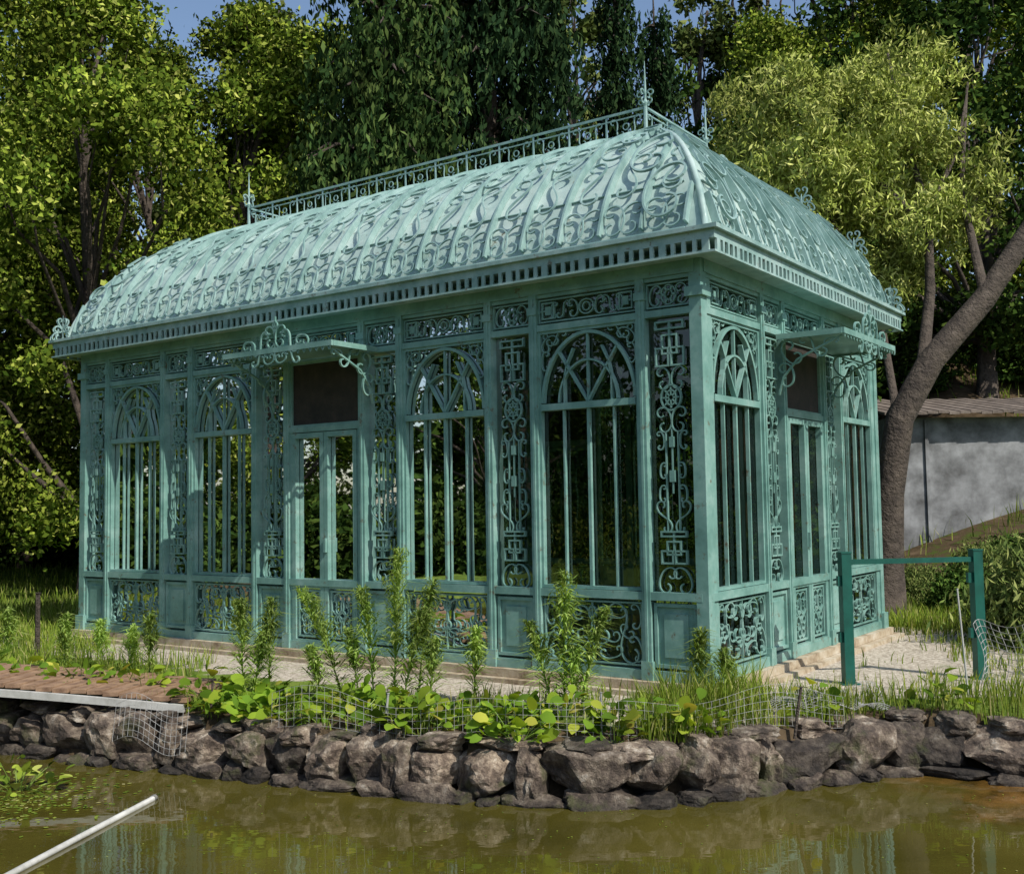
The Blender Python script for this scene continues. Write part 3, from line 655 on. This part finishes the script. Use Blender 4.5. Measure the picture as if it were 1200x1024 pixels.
sets=[scatter(12000,-24,-4.5,12.5,30,.08,.3,.5,-1.5),scatter(14000,-12,-4.9,11.2,18,.08,.26,.8,-1.2),scatter(9000,-8,7,15,24,.08,.25,.7,-1),
 scatter(5500,.9,2.9,7.75,8.9,.06,.28,2,-.2),scatter(1000,1.15,2.0,8.35,8.95,.15,.45,2,-.2),scatter(5000,3.0,7.5,7.8,9.5,.06,.25,1.5,-.4),scatter(4500,-4.6,.9,8.0,9.4,.04,.22,2.5,.1),
 scatter(3500,4.4,9,9.4,13.5,.06,.22,1.5,.1),scatter(2500,1.8,5,9.2,13.4,.03,.14,2.2,.75),scatter(3500,-8,-3.2,9.6,11.8,.08,.3,1.5,-.3),scatter(5000,5,13,13.4,20,.08,.3,.8,-.2),scatter(1800,4,6,13.2,15,.08,.25,1,-.6),scatter(4000,5,16,20,30,.15,.5,.8,.1)]
x=np.concatenate([s[0] for s in sets]); y=np.concatenate([s[1] for s in sets]); h=np.concatenate([s[2] for s in sets])
blades('grass',x,y,h,.010+.0008*np.maximum(y-8,0),L_grass)
# ------------------------------------------------------------ tall weeds
def weed(name,x,y,h,lean=(0,0),mat=L_weed,full=1.):
    z=float(hz(np.array(x),np.array(y))); e=empty(name,(x,y,z)); n=int(240*h*full+50)
    t=np.sort(rng.uniform(.04,1,n)); c=np.stack([lean[0]*t**1.5,lean[1]*t**1.5,h*t],1)
    a=rng.uniform(0,6.28,n); L=(.27*np.sin(np.clip(t,0,1)*math.pi*.8+.25)+.02)*rng.uniform(.5,1.15,n)
    up=.25+1.0*t+rng.normal(size=n)*.25; d=unit(np.stack([np.cos(a),np.sin(a),up],1)); side=unit(np.cross(d,Z+0*d)); w=.005+.005*rng.uniform(size=n)
    m=c+d*(L*.55)[:,None]; tip=m+unit(d*np.array([1,1,.2])-Z*.25)*(L*.5)[:,None]
    s=side*w[:,None]
    V=np.concatenate([np.stack([c-s*.3,c+s*.3,m+s,m-s],1),np.stack([m-s,m+s,tip+s*.05,tip-s*.05],1)])
    ex=[]
    for i in range(int(34*full)):
        tt=rng.uniform(.45,.97); b0=np.array([lean[0]*tt**1.5,lean[1]*tt**1.5,h*tt]); aa=rng.uniform(0,6.28); dd=unit(np.array([math.cos(aa),math.sin(aa),rng.uniform(.9,2.4)])); l=.36*h*(1.2-tt)
        q=b0+dd*(np.linspace(.1,1,14)*l)[:,None]; ex.append(leafquads(q+rng.normal(size=q.shape)*.012,.06,.009,(0,0,1),1))
    V=np.concatenate([V]+ex)
    link(bpy.data.objects.new('leaves',npmesh('weed_leaves',V,4,mat)),e)
    tb=MB(); tb.tube([(lean[0]*k**1.5,lean[1]*k**1.5,h*k-.02) for k in np.linspace(0,1,8)],[.009,.008,.007,.006,.005,.004,.003,.001],6); tb.obj('stem',L_weed,e)
for x,y,h,l in ((-1.0,9.0,1.28,(.05,0)),(-.82,9.15,1.0,(.14,0)),(-1.18,9.1,.95,(-.10,0)),(-.92,8.9,.8,(.2,.05)),(-1.45,9.15,.95,(-.36,0)),(-1.3,9.1,.6,(-.1,0)),(-1.6,9.0,.5,(-.1,0)),(-2.42,9.7,.82,(-.03,0)),(-2.2,9.75,.82,(.02,0)),(-2.3,9.6,.55,(.1,0)),(.38,8.6,1.08,(.02,0)),(.5,8.55,.8,(.22,0)),(.28,8.65,.7,(-.18,0)),(.42,8.5,.5,(.05,0)),(-.35,9.1,.6,(.03,0)),(-.7,8.9,.55,(.05,0)),
   (-3.45,10.3,.65,(0,0)),(-3.75,10.6,.5,(.05,0)),(-4.5,10.9,.6,(0,0)),(-4.3,11.3,.5,(0,0)),(1.45,8.75,.6,(.05,0)),(1.7,8.7,.45,(-.05,0)),(5.1,9.9,.5,(0,0)),(-5.4,11.6,.6,(0,0))): weed('horseweed_plant',x,y,h,l)
# ------------------------------------------------------------ broad-leaved plants
def broad(name,x,y,R,n,ls=.13,mat=L_broad,zz=None):
    z=float(hz(np.array(x),np.array(y))) if zz is None else zz; e=empty(name,(x,y,z))
    a=rng.uniform(0,2*math.pi,n); r=R*rng.uniform(0,1,n)**.6; c=np.stack([r*np.cos(a),r*np.sin(a)*.7,rng.uniform(.03,.28,n)*(1.15-r/R*.6)],1)
    d=unit(np.stack([np.cos(a)+rng.normal(size=n)*.6,np.sin(a)+rng.normal(size=n)*.6,rng.uniform(-.3,1.1,n)],1)); s=unit(np.cross(d,Z+rng.normal(size=(n,3))*.5)); nn=np.cross(s,d)
    L=(ls*rng.uniform(.45,1.3,n))[:,None]; W=L*.33; V=[]
    prev=(c-s*W*.15,c+s*W*.15)
    for k,(f,wf,bd) in enumerate(((.3,.9,0.03),(.6,1.,.0),(.85,.65,-.06),(1.,.08,-.14))):
        q=c+d*L*f+Z*L*bd; cur=(q-s*W*wf+nn*L*.08,q+s*W*wf+nn*L*.08); V.append(np.stack([prev[0],prev[1],cur[1],cur[0]],1)); prev=cur
    nV=np.stack(V,1); me=bpy.data.meshes.new('broad_leaf'); vv=[];ff=[]
    for i in range(n):
        o=len(vv); q=nV[i]; vv+= [q[0][0],q[0][1]]; 
        for k in range(4): vv+= [q[k][3],q[k][2]]
        for k in range(4): ff.append((o+2*k,o+2*k+1,o+2*k+3,o+2*k+2))
    me.from_pydata([tuple(v) for v in vv],[],ff); me.materials.append(mat); me.polygons.foreach_set('use_smooth',[True]*len(me.polygons)); me.update()
    link(bpy.data.objects.new('leaves',me),e)
    tb=MB()
    for i in range(0,n,3): tb.tube([(0+c[i][0]*.2,c[i][1]*.2,-.02),tuple(c[i]*.6),tuple(c[i])],.003,4)
    tb.obj('stems',L_weed,e)
for x,y,R,n in ((-2.6,9.3,.3,50),(-.7,8.2,.3,50),(1.25,7.95,.25,35),(.7,7.85,.2,30),(-2.15,9.0,.42,120),(-1.95,8.75,.3,60),(-1.25,8.65,.35,70),(-.85,8.45,.32,40),(-.45,8.25,.25,30),(-.05,8.15,.32,90),(.0,7.85,.28,60),(.35,8.1,.3,40),(-3.9,9.9,.5,110),(-4.6,10.2,.5,110),(-3.3,9.7,.25,30),(-5.2,10.6,.6,120),(.95,8.0,.2,16),(2.3,8.5,.2,14),(3.4,8.7,.25,20),(-1.5,8.5,.25,20),(5.9,10.1,.35,60)): broad('broadleaf_weed',x,y,R,int(n*1.25),.12)
# ------------------------------------------------------------ gate frame
g=empty('green_gate_frame',(2.98,9.8,-.12)); mb=MB()
p0=np.array([2.98,9.80,0]);p1=np.array([4.24,9.98,0]);U=unit(p1-p0);Lg=float(np.linalg.norm(p1-p0))
G0=Face(np.array([0,0,.12]),U,np.array([U[1],-U[0],0]))
box(mb,G0,-.045,.045,-.14,1.04,-.045,.045); box(mb,G0,Lg-.045,Lg+.045,-.14,1.04,-.045,.045); box(mb,G0,.047,Lg-.047,.94,.985,-.022,.022)
box(mb,G0,-.05,.05,1.04,1.055,-.05,.05); box(mb,G0,Lg-.05,Lg+.05,1.04,1.055,-.05,.05); box(mb,G0,-.09,.09,-.13,-.112,-.09,.09); box(mb,G0,Lg-.09,Lg+.09,-.13,-.112,-.09,.09)
for k in (.25,.75): box(mb,G0,-.075,-.046,k,k+.09,-.02,.02); box(mb,G0,Lg-.09,Lg-.046,k,k+.09,-.02,.02)
mb.obj('frame',M_gate,g)
def netting(name,fn,nu,nv,r=.0022):
    mb=MB()
    for i in range(nu+1): mb.tube([fn(i/nu,j/nv) for j in range(nv+1)],r,3,False)
    for j in range(nv+1): mb.tube([fn(i/nu,j/nv) for i in range(nu+1)],r,3,False)
    return mb.obj(name,M_wire)
netting('wire_netting',lambda a,b:(1.95+.95*a+.15*b,8.40+.75*b+.1*a,-.10+.06*math.sin(a*5)*math.sin(b*4)+.05*abs(math.sin(a*9+b*3))),20,16,.0028)
netting('wire_netting',lambda a,b:(4.05+.42*a+.05*math.sin(b*4),9.55+.12*math.sin(a*5),-.1+.52*b+.03*math.sin(a*7)),9,9,.003)
netting('wire_netting',lambda a,b:(-3.3+.7*a,8.95-.35*a+.1*b,-.35+.33*b+.06*math.sin(a*6)),14,7,.0016)
netting('wire_netting',lambda a,b:(-1.9+4.4*a,8.5-.62*math.sin(a*2.9)+.03*b,-.17+.26*b*(1+.15*math.sin(a*23))+.04*math.sin(a*17)),70,5,.0014)
def stake(x,y,h,r=.008,mat=M_white,lean=0,name='fence_stake'):
    mb=MB(); z=float(hz(np.array(x),np.array(y))); mb.tube([(x,y,z-.05),(x+lean*.5,y,z+h*.5),(x+lean,y,z+h)],[r,r,r*.9],7); mb.tube([(x+lean,y,z+h),(x+lean,y,z+h+.006)],[r*1.25,r*1.25],7); mb.obj(name,mat)
stake(3.62,8.75,.92,.008,M_white,-.06)
stake(-5.3,12.1,.75,.028,M_bark); stake(2.05,8.1,.32,.012,M_bark,.06); stake(.62,8.0,.3,.01,M_wire); stake(-1.0,8.3,.28,.01,M_wire,.03); stake(-2.5,8.95,.3,.01,M_bark,.02)
# ------------------------------------------------------------ footbridge
fb_=empty('footbridge',(-2.75,9.15,-.1)); mb=MB(); pw=MB()
e1=np.array([-6.4,.9,0.]); U=unit(e1); V=np.array([-U[1],U[0],0]); V=V if V[1]>0 else -V; Lb=float(np.linalg.norm(e1))
G=Face(np.zeros(3),U,V); nP=int(Lb/.15)
for i in range(nP):
    u=i*Lb/nP; z=.16*math.sin(math.pi*u/Lb)*1.0+.02+rng.uniform(-.004,.004); box(mb,G,u+.006,u+Lb/nP-.006,z,z+.035,-.02+rng.uniform(-.02,.02),.95+rng.uniform(-.02,.02))
for n0 in (-.075,.97):
    strip(pw,lambda a,b,n:G.p(a,b,n),[(Lb*k/30,.16*math.sin(math.pi*k/30)-.02) for k in range(31)],.06,n0,n0+.04)
mb.obj('planks',M_wood,fb_); pw.obj('side_beams',M_white,fb_)
mb=MB(); mb.tube([(-2.62,7.9,-.54),(-2.78,7.0,-.535),(-2.95,6.1,-.54),(-3.2,4.9,-.545)],.020,10); mb.tube([(-2.62,7.9,-.54),(-2.615,7.93,-.54)],.026,10); mb.obj('floating_pole',M_white,None,True)
def scum():
    n=500; x=rng.normal(-3.7,.5,n); y=rng.normal(8.0,.35,n); c=np.stack([x,y,np.full(n,-.543)],1); k=y<rim(x)-.1; c=c[k]
    a=rng.uniform(0,6.28,len(c)); d=np.stack([np.cos(a),np.sin(a),0*a],1)*.022; s=np.stack([-np.sin(a),np.cos(a),0*a],1)*.014
    n2=900; x=rng.uniform(-6,6,n2); y=rng.uniform(4.5,9.3,n2); k=y<rim(x)-.1; c2=np.stack([x[k],y[k],np.full(k.sum(),-.545)],1); a=rng.uniform(0,6.28,len(c2)); d2=np.stack([np.cos(a),np.sin(a),0*a],1)*.009; s2=np.stack([-np.sin(a),np.cos(a),0*a],1)*.006
    V=np.concatenate([np.stack([c-d,c+s,c+d,c-s],1),np.stack([c2-d2,c2+s2,c2+d2,c2-s2],1)])
    link(bpy.data.objects.new('floating_pond_weed',npmesh('floating_pond_weed',V,4,L_grass)))
scum()
broad('water_plant',-3.75,8.25,.35,60,.1,L_dec,-.58)
# ------------------------------------------------------------ shed
sh=empty('garden_shed',(9.2,21,1.2)); mb=MB(); r2=MB()
G=Face(np.array([0,0,0.]),np.array([1,.05,0]),np.array([0,-1,0]))
box(mb,G,-1.9,4,-1.4,1.9,-3,0); box(mb,G,-1.2,-1.13,-1.3,1.85,0,.05)
for i in range(30):
    u=-2.1+i*.21; j=.012*(i%3); q=[G.p(u+a,zz+j,n) for a in (0,.2) for zz,n in ((1.93,.4),(2.5,-3.2),(1.98,.4),(2.55,-3.2))]
    r2.add(q,[(0,1,5,4),(2,3,7,6),(0,2,6,4),(1,3,7,5),(0,1,3,2),(4,5,7,6)])
mb.obj('walls',M_shed,sh); r2.obj('roof',M_shedroof,sh)
